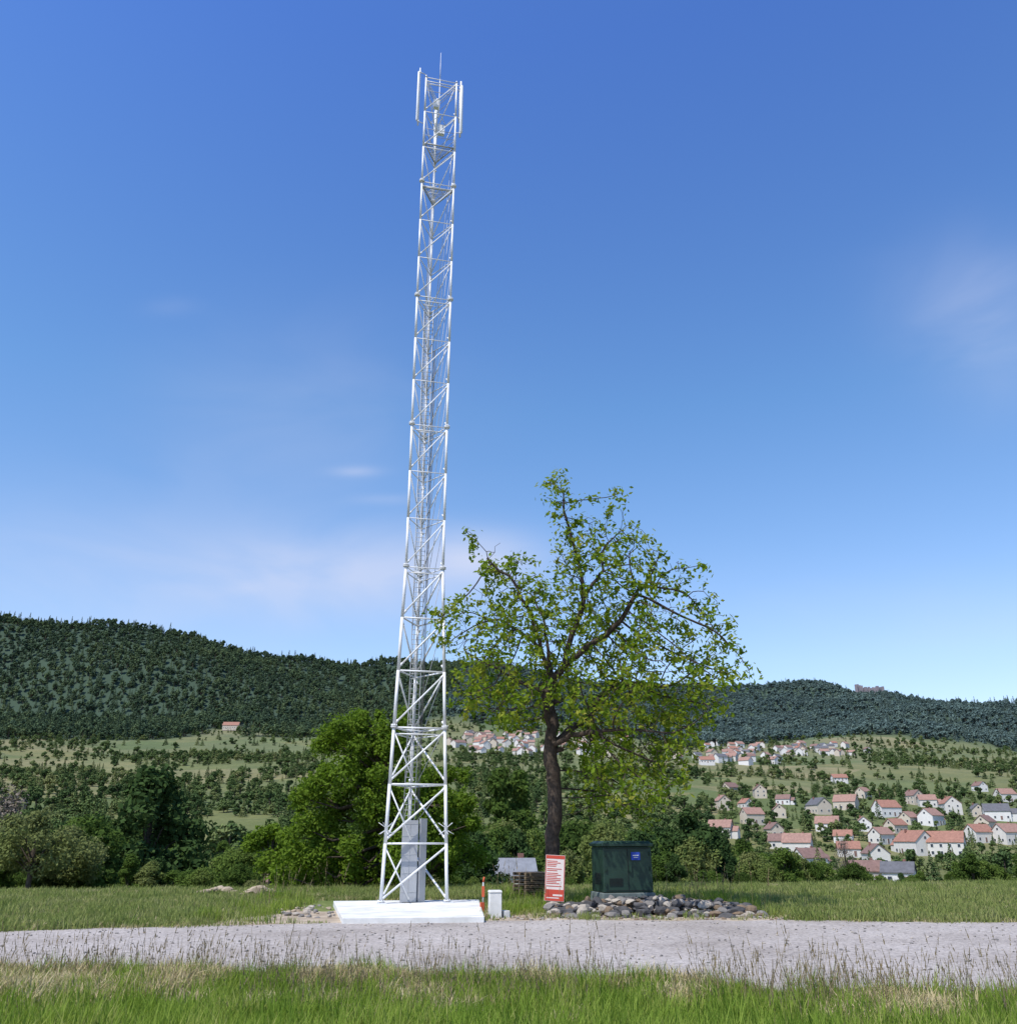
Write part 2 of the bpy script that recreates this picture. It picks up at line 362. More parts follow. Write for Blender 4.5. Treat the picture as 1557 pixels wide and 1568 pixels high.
# ---------------------------------------------------------------- foliage sources
barkm=pmat('tree_bark',(.10,.080,.062),(.05,.04,.032),6,.95,0,.9,30,'pos',.1)
def crown_tree(name,H,R,mats,seed,nl=7000,ls=.2,lobes=20,trunk=.22,shape=0.0,link=False,base=.12):
    r=np.random.default_rng(seed); mb=MB()
    mb.tube([(0,0,-.8),(0,0,H*.25),(.02*H*r.normal(),.02*H*r.normal(),H*.5),(0,0,H*.85)],[trunk*1.2,trunk,trunk*.7,trunk*.15],7,0)
    C=[];Rr=[]
    for i in range(lobes):
        h=r.random()**.85; zz=H*(base+.1+(.82-base)*h)
        prof=math.sin(math.pi*min(1,max(.08,(h*(.85)+.17)**(1-.25*shape))))**.7
        if shape>0: prof=prof*(1-.55*shape*h)
        a=r.random()*6.283; q=R*prof*math.sqrt(r.random())*.78
        c=np.array([q*math.cos(a),q*math.sin(a),zz]); C.append(c); Rr.append(R*(.22+.2*r.random())*(1.05-.35*h))
        mb.tube([(0,0,max(H*.15,zz*.55)),tuple(c*np.array([.5,.5,1])-np.array([0,0,H*.08])),tuple(c)],[trunk*.4,trunk*.25,trunk*.08],5,0,False)
    C=np.array(C);Rr=np.array(Rr); w=Rr**2; k=r.choice(lobes,nl,p=w/w.sum())
    d=r.normal(size=(nl,3)); d/=np.linalg.norm(d,axis=1,keepdims=True); rad=(.5+.6*r.random(nl)**.8)
    rad*=1+.28*np.sin(d[:,0]*7+k)*np.sin(d[:,2]*6+k*2)
    pts=C[k]+d*(Rr[k]*rad)[:,None]*np.array([1,1,.82]); pts[:,2]=np.maximum(pts[:,2],H*base*(.6+.5*r.random(nl)))
    nn=d+np.array([0,0,.5])+r.normal(size=(nl,3))*.8
    mb.leaves(pts,nn,ls*(.7+.6*r.random(nl)),1,.55,r)
    return mb.obj(name,mats,link=link)
def conifer(name,H,R,mats,seed,nl=900,ls=.5):
    r=np.random.default_rng(seed); mb=MB(); mb.tube([(0,0,-.5),(0,0,H)],[.2,.03],6,0)
    h=r.random(nl)**1.3; a=r.random(nl)*6.283; q=R*(1-h)*(.35+.75*np.sqrt(r.random(nl)))*(1+.25*np.sin(h*50))
    pts=np.stack([q*np.cos(a),q*np.sin(a),H*(.06+.94*h)-.25*q],1)
    mb.leaves(pts,np.stack([np.cos(a)*.5,np.sin(a)*.5,1+0*a],1)+r.normal(size=(nl,3))*.4,ls*(1.1-.6*h),1,.45,r)
    return mb.obj(name,mats,link=False)
m_mid=leafmat('midground_foliage',[(.055,.09,.022),(.09,.145,.03),(.13,.19,.04),(.20,.22,.08)],.38,.25,None,.9,.8)
m_dark=leafmat('dark_foliage',[(.028,.055,.02),(.045,.08,.025),(.06,.10,.032)],.25,.3)
m_bright=leafmat('bright_foliage',[(.11,.18,.025),(.15,.23,.03),(.20,.27,.05)],.42,.5,(.9,1,.3))
m_far=leafmat('distant_foliage',[(.045,.075,.030),(.072,.112,.040),(.11,.155,.054),(.18,.20,.078)],0,.02,None,.85,.9)
m_for=leafmat('hazy_hill_forest_foliage',[(.052,.084,.054),(.070,.108,.062),(.096,.138,.068),(.14,.18,.082)],0,.006,None,.6,1.5)  # slight distance haze mixed into these leaf colours
m_for2=leafmat('hazy_far_hill_forest_foliage',[(.090,.135,.132),(.108,.16,.146),(.138,.19,.155)],0,.006,None,.6,1.3)  # bluer palette: stronger distance haze painted into the leaf colour
m_bare=leafmat('twiggy_crown',[(.15,.12,.10),(.19,.155,.135),(.21,.18,.14)],0,.5)
mids=[crown_tree('src_mid_%d'%i,9,[4.2,3.6,4.6,3.2,5][i],[barkm,m_mid],20+i,8000,.22,[26,22,30,20,32][i],.2,[0,.3,0,.7,0][i]) for i in range(5)]
midd=[crown_tree('src_dark_%d'%i,9,[4.2,3.6][i],[barkm,m_dark],30+i,8000,.22,[26,20][i],.2,[0,.3][i]) for i in range(2)]
fars=[crown_tree('src_far_%d'%i,9,[4.3,3.6,5][i],[barkm,m_far],40+i,1000,.56,12,.25,0,base=.04) for i in range(3)]
fars.append(conifer('src_far_conifer',11,2.6,[barkm,m_far],47,500,.6))
fors=[crown_tree('src_forest_%d'%i,12,[5.2,4.6,5.8][i],[barkm,m_for],50+i,420,1.0,9,.3,0,base=.3) for i in range(3)]+[conifer('src_fir',16,3.2,[barkm,m_for],60,400,.9)]
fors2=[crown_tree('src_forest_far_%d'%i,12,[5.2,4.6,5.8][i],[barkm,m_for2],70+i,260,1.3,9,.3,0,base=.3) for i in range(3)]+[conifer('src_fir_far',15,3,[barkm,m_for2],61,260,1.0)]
def grid_pts(y0,y1,sp,umax,grow=0.0):
    out=[];y=y0
    while y<y1:
        s=sp*(1+grow*(y-y0)/1000); n=int(2*umax*y/s); x=np.linspace(-umax*y,umax*y,n)+rng.normal(size=n)*s*.45
        out.append(np.stack([x,y+rng.normal(size=n)*s*.45],1)); y+=s
    return np.concatenate(out)
g=grid_pts(900,2850,8.0,.72,.35)
px=778+1336*g[:,0]/g[:,1]; ry=ridge_Y(px)
start=forest_start(g[:,0],g[:,1])
keep=(g[:,1]>start)&(g[:,1]<ry+60); g=g[keep]; px=px[keep]
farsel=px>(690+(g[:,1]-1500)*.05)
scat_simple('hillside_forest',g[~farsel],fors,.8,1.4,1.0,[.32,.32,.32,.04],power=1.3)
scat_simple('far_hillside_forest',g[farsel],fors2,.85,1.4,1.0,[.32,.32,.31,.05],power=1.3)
# orchards & hedges
g=grid_pts(205,1320,7.4,.72,.45)
px=778+1336*g[:,0]/g[:,1]; stv=forest_start(g[:,0],g[:,1])
big=fbm(g[:,0]/120+5,g[:,1]/70+8,2)
hx=g[:,0]*math.cos(.3)+g[:,1]*math.sin(.3); hy=-g[:,0]*math.sin(.3)+g[:,1]*math.cos(.3)
wob=(fbm(g[:,0]/60,g[:,1]/60,2)-.5)*60
hedge=((np.abs(((hy+wob)%78)-39)<6)&(vnoise(hx/50,np.floor((hy+wob)/78))>.28))|((np.abs(((hx+wob)%130)-65)<6)&(vnoise(hy/50,np.floor((hx+wob)/130)+9)>.4))
thr=np.interp(g[:,1],[200,290,360,520,700,900,1250],[.36,.38,.43,.46,.52,.54,.46])
thr=thr-np.where(px<700,.06,0)*(1-sst(760,950,g[:,1]))
orch=(vnoise(g[:,0]/60+31,g[:,1]/60+3)>.66)&(rng.random(len(g))<.14)&(g[:,1]>600)
keep=(big>thr)|hedge|orch|(rng.random(len(g))<.012); keep&=g[:,1]<stv+30
fieldL=(px>290)&(px<450)&(g[:,1]>265)&(g[:,1]<400); keep&=~(fieldL)
fieldR=(px>1080)&(g[:,1]>620)&(g[:,1]<900)&(~hedge)&(big<.62); keep&=~fieldR
vill=(px>1085)&(g[:,1]>230)&(g[:,1]<620); keep=np.where(vill,(rng.random(len(g))<.80),keep)
g=g[keep]; px=px[keep]
VH=[(1254,1246,46,1,6),(1268,1274,38,2,4),(1222,1306,46,0,4),(1193,1252,28,1,4),(1152,1262,34,1,4),(1106,1240,30,1,4),(1104,1282,38,0,4),(1358,1250,56,2,3),(1296,1240,38,1,4),(1426,1264,38,2,4),(1456,1246,46,0,3),(1496,1250,30,1,6),(1402,1308,60,0,3),(1452,1312,56,0,3),(1342,1326,48,0,5),(1527,1256,40,2,6),(1378,1356,50,2,6),(1328,1354,50,1,5),(1240,1330,48,0,5),(1292,1292,30,2,3),(1163,1222,28,1,5),(1118,1216,26,1,5),(1545,1292,44,0,4),(1392,1262,30,1,4),(1500,1290,40,0,3),(1400,1232,30,1,5),(1350,1292,36,0,4),
(1185,1282,32,1,5),(1322,1272,34,2,4),(1372,1276,32,1,3),(1420,1236,28,0,4),(1510,1272,34,1,5),(1540,1228,30,0,4),(1200,1232,24,2,5),(1322,1222,24,1,4),(1500,1212,22,2,5),(1142,1238,24,0,3),(1195,1300,36,0,5),(1300,1312,36,0,3)]
VP=[]
for (a,b,w,wm,rm) in VH: VP.append(hit(a,b))
VA=np.array(VP)[:,:2]
dx=g[:,None,0]-VA[None,:,0]*(g[:,None,1]/VA[None,:,1]); dy=VA[None,:,1]-g[:,None,1]
block=((np.abs(dx)<4.0)&(dy>-5)&(dy<13)).any(1)|((np.abs(dx)<6)&(np.abs(dy)<5)).any(1); g=g[~block]
inv=(778+1336*g[:,0]/g[:,1]>1085)&(g[:,1]<560)
scat_simple('orchard_and_hedge_trees',g[~inv],fars,.32,1.1,.4,[.33,.3,.33,.04],(.7,1.15),power=1.4)
scat_simple('village_trees',g[inv],fars,.22,.85,.3,[.33,.3,.31,.06],(.7,1.15),power=1.6)
# tree belt behind the plateau
g=grid_pts(62,215,7.0,.75,2.0); px=778+1336*g[:,0]/g[:,1]
keep=np.ones(len(g),bool)
keep&=~((px>738)&(px<832)&(g[:,1]<150))
keep&=~((g[:,1]>120)&(rng.random(len(g))<.2))
g=g[keep]; px=px[keep]; n=len(g)
cap=np.interp(px,[-100,0,60,200,300,330,440,520,700,730,880,1000,1010,1110,1130,1200,1300,1400,1557],[1268,1268,1255,1248,1275,1292,1272,1240,1250,1252,1248,1255,1268,1278,1298,1315,1332,1342,1340])
z=hz(g[:,0],g[:,1]); ztop=EYE+np.array([T(q) for q in cap])*g[:,1]
s=np.clip((ztop-z)/9.6*(.66+.42*rng.random(n)),.28,1.35)
rot=np.zeros((n,3)); rot[:,2]=rng.random(n)*6.28; sx=s*(.8+.35*rng.random(n))
scatter('tree_belt',np.column_stack([g,z-.3]),rot,np.stack([sx,sx,s],1),mids+midd,rng.choice(7,n,p=[.17,.17,.17,.15,.17,.09,.08]))
xs_=np.arange(-34,36,1.1); ye=np.interp(778+1336*xs_/45,[0,500,900,1557],[41,44,46,50])+10+rng.normal(size=len(xs_))*2
sel=~((xs_>-1.6)&(xs_<2.4)); scat_simple('edge_shrubs',np.stack([xs_,ye],1)[sel],mids,.14,.36,.5,None,(.8,1.1))
def place(src,name,px,py,Y,H,wx=1.0,srcH=9.0):
    X,_,_=P(px,py,Y); ob=bpy.data.objects.new(name,src.data); SC.collection.objects.link(ob)
    s=H/srcH; ob.scale=(s*wx,s*wx,s); ob.location=(X,Y,float(hz(X,Y))-.1); ob.rotation_euler=(0,0,random.random()*6.28); return ob
def place_top(src,name,px,pytop,Y,wx=1.0):
    X,_,zt=P(px,pytop,Y); H=(zt-float(hz(X,Y)))/1.02
    return place(src,name,px,pytop,Y,H,wx)
place_top(midd[0],'deciduous_tree',243,1172,78,1.0)
place_top(mids[2],'deciduous_tree',140,1245,66,1.05)
place_top(midd[1],'deciduous_tree',1052,1232,70,.95)
place_top(midd[0],'deciduous_tree',1085,1262,76,.8)
place_top(mids[3],'poplar_tree',765,1168,200,.8); place_top(mids[3],'poplar_tree',795,1172,205,.8)
place_top(mids[1],'deciduous_tree',1215,1300,85,1.0); place_top(mids[0],'deciduous_tree',1150,1300,70,1.1)
place_top(mids[4],'deciduous_tree',925,1250,62,.8)
place_top(mids[0],'deciduous_tree',375,1290,58,1.0)
bare=crown_tree('src_bare',9,3.6,[barkm,m_bare],93,2600,.10,22,.2,.2)
place_top(bare,'bare_tree',18,1192,80,1.0); place_top(bare,'bare_tree',1288,1275,75,.6)
m_pale=leafmat('pale_orchard_foliage',[(.09,.12,.035),(.14,.17,.05),(.21,.23,.10)],.3,.6)
orchs=crown_tree('src_orchard',5,3.2,[barkm,m_pale],90,8000,.11,20,.16,0,base=.22)
for q,(x_,y_,Y_,h_) in enumerate([(42,0,46,3.9),(0,0,50,4.2),(95,0,52,3.8)]):
    place(orchs,'orchard_tree',x_,1360,Y_,h_,1.0,5)
place(crown_tree('src_small',5,2.4,[barkm,m_bright],91,5000,.13,14,.12,0,base=.3),'orchard_tree',412,1360,50,3.6,1.0,5)
def bright_tree():
    r=np.random.default_rng(5); mb=MB(); Y=46
    bx,_,_=P(585,1360,Y); z0=float(hz(bx,Y))
    mb.tube([(bx,Y,z0-.5),(bx,Y,z0+3),(bx-.3,Y,z0+7)],[.28,.22,.06],8,0)
    lob=[(558,1098,20),(540,1112,26),(585,1110,26),(524,1146,30),(566,1150,36),(603,1145,28),(505,1188,32),(548,1195,42),(600,1200,40),(640,1205,30),(670,1200,26),(700,1215,24),(480,1220,28),(518,1240,42),(580,1245,46),(640,1250,42),(690,1245,32),(715,1262,18),(468,1268,28),(498,1292,42),(560,1300,46),(620,1300,46),(680,1290,38),(476,1322,34),(530,1338,40),(590,1342,40),(650,1330,40),(700,1320,26),(453,1342,22)]
    for (a,b,c) in lob:
        for rep in range(5):
            ox=r.normal()*.5; Yc=Y+r.uniform(-2.4,2.4)*(.5+c/80); X,_,Z=P(a,b,Y); rad=c/(F/44)*(.34+.34*r.random())
            Cc=np.array([X+ox,Yc,Z+r.normal()*.4]); n=int(800*(rad/1.0)**1.5)+120
            d=r.normal(size=(n,3)); d/=np.linalg.norm(d,axis=1,keepdims=True)
            rd=rad*(.3+.95*r.random(n)**.8)*(1+.3*np.sin(d[:,0]*6+rep)*np.sin(d[:,2]*7+a))
            pts=Cc+d*rd[:,None]
            mb.leaves(pts,d+np.array([0,0,.4])+r.normal(size=(n,3))*.9,.10*(.7+.6*r.random(n)),1,.5,r)
            mb.tube([(bx,Y,z0+min(3+ (Z-z0)*.3,Z-z0)),(X*.6+bx*.4,Yc*.6+Y*.4,Z-.6),tuple(Cc)],[.08,.05,.02],5,0,False)
    mb.obj('ash_tree',[barkm,m_bright])
bright_tree()
# ---------------------------------------------------------------- main walnut tree by space colonisation
def inpoly(x,y,poly):
    c=np.zeros(len(x),bool); j=len(poly)-1
    for i in range(len(poly)):
        xi,yi=poly[i];xj,yj=poly[j]
        cnd=((yi>y)!=(yj>y))&(x<(xj-xi)*(y-yi)/(yj-yi+1e-9)+xi); c^=cnd; j=i
    return c
def walnut():
    r=np.random.default_rng(11); Y0=31.5
    poly=[(865,722),(880,752),(905,768),(920,790),(935,752),(955,765),(962,800),(985,795),(1003,822),(1000,850),(1040,868),(1068,872),(1075,905),(1085,930),(1110,958),(1118,985),(1138,1000),(1122,1018),(1140,1042),(1100,1058),(1095,1105),(1068,1100),(1050,1150),(1030,1165),(1042,1200),(1020,1205),(990,1255),(965,1230),(935,1250),(925,1215),(895,1225),(880,1180),(862,1150),(848,1090),(835,1100),(800,1110),(762,1120),(740,1085),(705,1095),(685,1075),(708,1050),(700,1015),(735,1000),(690,990),(655,965),(668,945),(700,945),(690,915),(740,905),(742,870),(722,838),(712,820),(750,850),(775,845),(800,862),(838,885),(850,850),(842,800),(826,750),(840,735)]
    A=[]; NA=3900
    while len(A)<NA:
        x=r.uniform(650,1142,4000); y=r.uniform(720,1256,4000); k=inpoly(x,y,poly); x=x[k];y=y[k]
        for a,b in zip(x,y):
            cx=870+ (b-900)*.12; hw=max(60,130+ (min(b,1020)-800)*.55); rel=min(1,abs(a-cx)/ (hw+60))
            dep=(.8+ (min(b,1050)-720)/330*3.0)*math.sqrt(max(.05,1-rel**2))
            off=r.uniform(-1,1)*dep; X,_,Z=P(a,b,Y0)
            if vnoise(X*1.0+50+off*.4,Z*1.0+off*.9)<.40: continue
            if b>1120 and a<890: continue
            A.append((X,Y0+off,Z))
    A=np.array(A[:NA])
    nodes=[];par=[]
    def limb(pts,start=None,d0=0):
        last=start
        for i,(a,b,dy) in enumerate(pts):
            q=np.array(P(a,b,Y0)); q[1]+=dy
            p0=nodes[last]; n=max(1,int(np.linalg.norm(q-p0)/.28))
            wob=r.normal(size=3)*.07
            for k in range(1,n+1):
                w=p0+(q-p0)*k/n + wob*math.sin(math.pi*k/n)*(1 if k<n else 0)+(r.normal(size=3)*.02 if k<n else 0)
                nodes.append(w);par.append(last);last=len(nodes)-1
        return last
    base=np.array([P(851,1392,Y0)[0],Y0,-.3]); nodes.append(base);par.append(-1)
    f1=limb([(849,1340,0),(849,1250,0),(847,1180,0),(843,1140,0)],0)
    f2=limb([(848,1110,0),(838,1075,0),(845,1040,0)],f1)
    limb([(880,1110,.5),(910,1075,1.),(945,1040,1.4),(985,1035,1.6)],f1)
    limb([(835,1100,-.3),(822,1060,-.8),(780,1045,-1.2)],f1)
    limb([(828,1000,.3),(800,965,.7),(765,940,.9)],f2)
    b=limb([(865,1010,-.2),(880,960,-.4),(893,915,-.2)],f2)
    limb([(885,860,0),(868,800,0),(862,755,0)],b)
    limb([(925,870,.4),(928,830,.5)],b)
    limb([(905,990,-.6),(945,960,-1.0),(970,915,-1.2)],f2)
    limb([(815,950,-.4),(780,890,-.7),(745,855,-.8),(716,824,-.9)],f2)
    limb([(832,940,.5),(820,910,.8)],f2)
    limb([(870,1130,-1),(910,1130,-2)],f1)
    st=.24;infl=2.2;kill=.30
    dist=np.full(len(A),1e9); near=np.zeros(len(A),int)
    def upd(i0):
        arr=np.array(nodes[i0:])
        for s0 in range(0,len(arr),400):
            a_=arr[s0:s0+400]; D=np.linalg.norm(A[:,None]-a_[None],axis=2); j=D.argmin(1); d=D[np.arange(len(A)),j]
            k=d<dist; dist[k]=d[k]; near[k]=j[k]+i0+s0
    upd(8); alive=np.ones(len(A),bool)
    for it in range(110):
        alive&=dist>kill
        use=alive&(dist<infl+ (2 if it<8 else 0)); 
        if use.sum()==0: break
        i0=len(nodes)
        for nd in np.unique(near[use]):
            k=use&(near==nd); d=(A[k]-nodes[nd]); d/=np.linalg.norm(d,axis=1,keepdims=True); d=d.sum(0)+r.normal(size=3)*.3+np.array([0,0,.08]); d/=np.linalg.norm(d)+1e-9
            nodes.append(nodes[nd]+d*st);par.append(int(nd))
        upd(i0)
        if len(nodes)>9000: break
    n=len(nodes); acc=np.zeros(n); ch=[[] for _ in range(n)]; E=2.12
    for i in range(n-1,-1,-1):
        if acc[i]==0: acc[i]=.008**E
        if par[i]>=0: acc[par[i]]+=acc[i]; ch[par[i]].append(i)
    R=acc**(1/E); R=R*(.25/R[1]); R=np.clip(R,.009,.4); R[0]=.36; R[1]=.30; R[2]=.27
    mb=MB()
    stack=[(0,None)]
    while stack:
        s,pp=stack.pop(); chain=[pp,s] if pp is not None else [s]
        cur=s
        while ch[cur]:
            c_=sorted(ch[cur],key=lambda q:-R[q]); 
            for o_ in c_[1:]: stack.append((o_,cur))
            cur=c_[0]; chain.append(cur)
        if len(chain)<2: continue
        rad=[R[q] for q in chain]; 
        if pp is not None: rad[0]=min(R[pp],R[s]*1.15)
        mb.tube([nodes[q] for q in chain],rad,9 if rad[1]>.08 else (6 if rad[1]>.02 else 4),0,False)
    for (a,b,dx) in ((849,1195,-.22),(848,1150,.3),(846,1090,-.3),(848,1075,.28)):
        q=Vector(P(a,b,Y0)); mb.tube([q,q+Vector((dx,-.15,.05))],[.1,.085],8,0)
    Na=np.array(nodes); idx=np.arange(n); tw=idx[(R<.035)&(idx>150)]
    term=np.array([len(ch[i])==0 for i in tw])
    pick=np.where(term,r.random(len(tw))<.82,r.random(len(tw))<.26); cl_=tw[pick]
    per=max(4,21000/max(1,len(cl_)))
    C=[];Nrm=[];S=[]
    for i in cl_:
        b_=Na[i]; d=b_-Na[par[i]]; d/=np.linalg.norm(d)+1e-9
        k=int(per*r.uniform(.5,1.5)); rr_=r.uniform(.08,.16)
        for q in range(k):
            o_=r.normal(size=3)*rr_+d*r.uniform(0,.22); o_[2]-=.07*r.random()
            C.append(b_+o_); Nrm.append(o_/np.linalg.norm(o_)*.6+np.array([0,0,.45])+r.normal(size=3)*.5); S.append(.10*r.uniform(.6,1.3))
    C=np.array(C);Nrm=np.array(Nrm); mb.leaves(C,Nrm,np.array(S),1,.5,r)
    m_w=leafmat('walnut_leaves',[(.065,.125,.018),(.11,.185,.02),(.18,.265,.028),(.28,.32,.045),(.36,.34,.07)],.48,1.3,(1,1,.3),.0,2.1)
    bk=pmat('dark_walnut_bark',(.085,.066,.052),(.035,.027,.022),9,.95,0,1.0,30,'pos',.1)
    mb.obj('walnut_tree',[bk,m_w])
walnut()
# ---------------------------------------------------------------- houses
wallc=[pmat('render_wall_%d'%i,c,tuple(x*.9 for x in c),.6,.85,coord='obj') for i,c in enumerate([(.62,.59,.54),(.54,.47,.38),(.68,.66,.63),(.55,.45,.36)])]
roofc=[pmat('tile_roof_%d'%i,c,tuple(x*.7 for x in c),1.2,.85,0,.4,6) for i,c in enumerate([(.34,.17,.12),(.34,.20,.155),(.23,.14,.115),(.13,.13,.14),(.24,.25,.27)])]
glass=pmat('window_glass',(.05,.06,.08),(.03,.04,.05),1,.15); trim=pmat('white_trim',(.7,.7,.68)); brick=pmat('chimney_brick',(.25,.12,.09))
def house_geo(mb,x,y,z,w,d,h,rh,rz,wm,rm,win=True,ov=.45):
    c_,s_=math.cos(rz),math.sin(rz)
    def t(p): return (x+p[0]*c_-p[1]*s_,y+p[0]*s_+p[1]*c_,z+p[2])
    X,Yd=w/2,d/2; b=-2.5
    V=[(-X,-Yd,b),(X,-Yd,b),(X,Yd,b),(-X,Yd,b),(-X,-Yd,h),(X,-Yd,h),(X,Yd,h),(-X,Yd,h),(-X,0,h+rh),(X,0,h+rh)]
    mb.add([t(p) for p in V],[(0,1,5,4),(2,3,7,6),(3,0,4,8,7),(1,2,6,9,5)],wm)
    k=rh/Yd; th=.18; e=.02
    for sg in (-1,1):
        A=[(-X-ov,sg*(Yd+ov),h-k*ov+e),(X+ov,sg*(Yd+ov),h-k*ov+e),(X+ov,0,h+rh+e),(-X-ov,0,h+rh+e)]
        B=[(p,q,r_+th) for p,q,r_ in A]
        mb.add([t(p) for p in A+B],[(0,1,2,3),(4,5,6,7),(0,1,5,4),(1,2,6,5),(3,0,4,7)],rm)
    mb_box=lambda cx,cy,cz,sx,sy,sz,m: mb.add([t((cx+a*sx/2,cy+b_*sy/2,cz+c*sz/2)) for a,b_,c in ((-1,-1,-1),(1,-1,-1),(1,1,-1),(-1,1,-1),(-1,-1,1),(1,-1,1),(1,1,1),(-1,1,1))],[(3,2,1,0),(4,5,6,7),(0,1,5,4),(1,2,6,5),(2,3,7,6),(3,0,4,7)],m)
    if win:
        fl=max(1,int(h/2.4)); 
        for f in range(fl):
            zz=1.3+f*2.4
            for sg in (-1,1):
                nx=max(2,int(w/2.6))
                for i in range(nx):
                    cx=-X+w*(i+.5)/nx
                    if f==0 and i==nx//2: mb_box(cx,sg*(Yd+.03),.95,1.1,.1,2.0,8); mb_box(cx,sg*(Yd+.06),.95,.9,.1,1.8,10); continue
                    mb_box(cx,sg*(Yd+.03),zz,1.1,.1,1.25,8); mb_box(cx,sg*(Yd+.06),zz,.85,.1,1.0,7)
                for i in range(2):
                    cy=-Yd+d*(i+.5)/2; mb_box(sg*(X+.03),cy,zz,.1,1.0,1.2,8); mb_box(sg*(X+.06),cy,zz,.1,.8,.95,7)
        for sg in (-1,1): mb_box(sg*(X+.05),0,h+rh*.35,.1,.8,.8,7)
        mb_box(w*.22,d*.12,h+rh,.6,.6,1.3,9)
HM=wallc[:2]+[wallc[2]]+roofc[:3]+[roofc[3]]+[glass,trim,brick,roofc[2]]
for i,(a,b,w,wm,rm) in enumerate(VH):
    X,Y,z=VP[i]; W_=max(4.8,min(12,w*Y/1290*.80)); mb=MB(); rz=random.choice([0.25,-.3,1.4,.6,-.5,1.75])+random.uniform(-.15,.15)
    house_geo(mb,0,0,0,W_,W_*.72,random.choice([.36,.42,.48])*W_,W_*.3,rz,wm,rm,ov=.3)
    if i%3==0: house_geo(mb,W_*.55*math.cos(rz),W_*.55*math.sin(rz),-.1,W_*.5,W_*.5,W_*.26,W_*.2,rz,wm,rm,False,.2)
    ob=mb.obj('village_house',HM); ob.location=(X,Y,z)
mb=MB()
for i in range(120):
    u=random.random()
    a,b=(random.gauss(755,45),random.uniform(1128,1158)) if u<.42 else ((random.gauss(1130,42),random.uniform(1142,1172)) if u<.72 else ((random.uniform(1190,1330),random.uniform(1142,1158)) if u<.9 else (random.gauss(880,40),random.uniform(1135,1160))))
    X,Y,z=hit(a,b); W_=random.uniform(7.5,11.5); house_geo(mb,X,Y,z+1.2,W_,W_*.75,random.choice([3,4.2]),W_*.28,random.uniform(-1.5,1.5),random.choice([0,1,2,2]),random.choice([3,4,4,4,5,6]),False)
mb.obj('distant_village',HM)
for (a,b,w,nm) in ((353,1119,26,'farmhouse'),(1082,1172,24,'village_house'),(1285,1200,24,'village_house')):
    X,Y,z=hit(a,b); mb=MB(); W_=w*Y/1290*.85; house_geo(mb,0,0,2,W_,W_*.5,W_*.22,W_*.22,.05,2 if nm!='farmhouse' else 1,3); ob=mb.obj(nm,HM); ob.location=(X,Y,z)
X,Y,_=P(783,1345,100); zr=EYE+T(1314)*100; mb=MB(); house_geo(mb,0,0,0,4.6,4.6,2.9,1.5,.1,2,6,ov=.2); ob=mb.obj('grey_roofed_house',HM[:6]+[roofc[4]]+HM[7:]); ob.location=(X,Y,zr-4.6)
X,Y,_=P(446,1345,62); mb=MB(); wood=pmat('weathered_wood',(.20,.14,.09),(.12,.085,.055),4,.9,0,.3,20)
house_geo(mb,0,0,0,2.2,2.0,1.9,.6,.2,0,3,False); ob=mb.obj('wooden_shed',[wood]*3+[roofc[2]]*8); ob.location=(X,Y,EYE+T(1332)*62-2.5)
# ---------------------------------------------------------------- transformer box
def transformer():
    X,Y,_=G(958,1399); r0=empty('electrical_transformer_cabinet',(X,Y+.7,0)); r0.rotation_euler=(0,0,.22)
    gr=pmat('dark_green_paint',(.018,.046,.030),(.012,.032,.022),2,.5,0,.12,14,'obj',.35); gr2=pmat('grey_green_plinth',(.15,.18,.165),(.09,.11,.105),2.5,.8,0,.3,20); dk=pmat('black_gap',(.01,.012,.012)); bl=pmat('blue_label',(.02,.06,.38),(.02,.05,.3)); wh=pmat('label_white',(.7,.7,.7))
    b=MB(); b.box((0,0,1.28),(1.66,1.25,1.36),0,top=(.985,.98)); b.obj('body',[gr],parent=r0,bevel=.025)
    b=MB(); b.box((0,0,2.02),(1.76,1.36,.10),0); b.box((0,0,2.1),(1.70,1.3,.07),0,top=(.9,.86)); b.obj('lid',[gr],parent=r0,bevel=.02)
    b=MB(); b.box((0,0,.26),(1.84,1.42,.66),0,top=(.95,.94)); b.obj('plinth',[gr2],parent=r0,bevel=.03)
    b=MB()
    for x in (-.6,-.2,.2,.6): b.box((x,-.712,.30),(.03,.012,.42),1)
    for x in (-.4,0,.4): b.box((x,-.715,.42),(.28,.014,.1),0)
    b.obj('plinth_panels',[gr,dk],parent=r0)
    b=MB(); b.box((0,-.626,1.27),(.016,.012,1.24),0); b.box((0,-.627,1.91),(1.5,.012,.014),0); b.box((0,-.627,.66),(1.5,.012,.014),0)
    for s in (-.76,.76):
        for z in (.85,1.3,1.75): b.box((s,-.64,z),(.04,.05,.13),1)
    for q in range(7): b.box((-.42,-.63,.8+.035*q),(.45,.02,.012),0); b.box((-.835,-.05,.85+.05*q),(.02,.6,.018),0)
    b.box((.07,-.65,1.3),(.05,.06,.22),1); b.obj('doors_and_louvres',[dk,gr],parent=r0)
    b=MB(); b.box((.27,-.632,1.68),(.30,.012,.24),0); b.box((.27,-.640,1.70),(.20,.006,.03),1); b.box((.27,-.640,1.64),(.14,.006,.02),1); b.obj('warning_label',[bl,wh],parent=r0)
transformer()
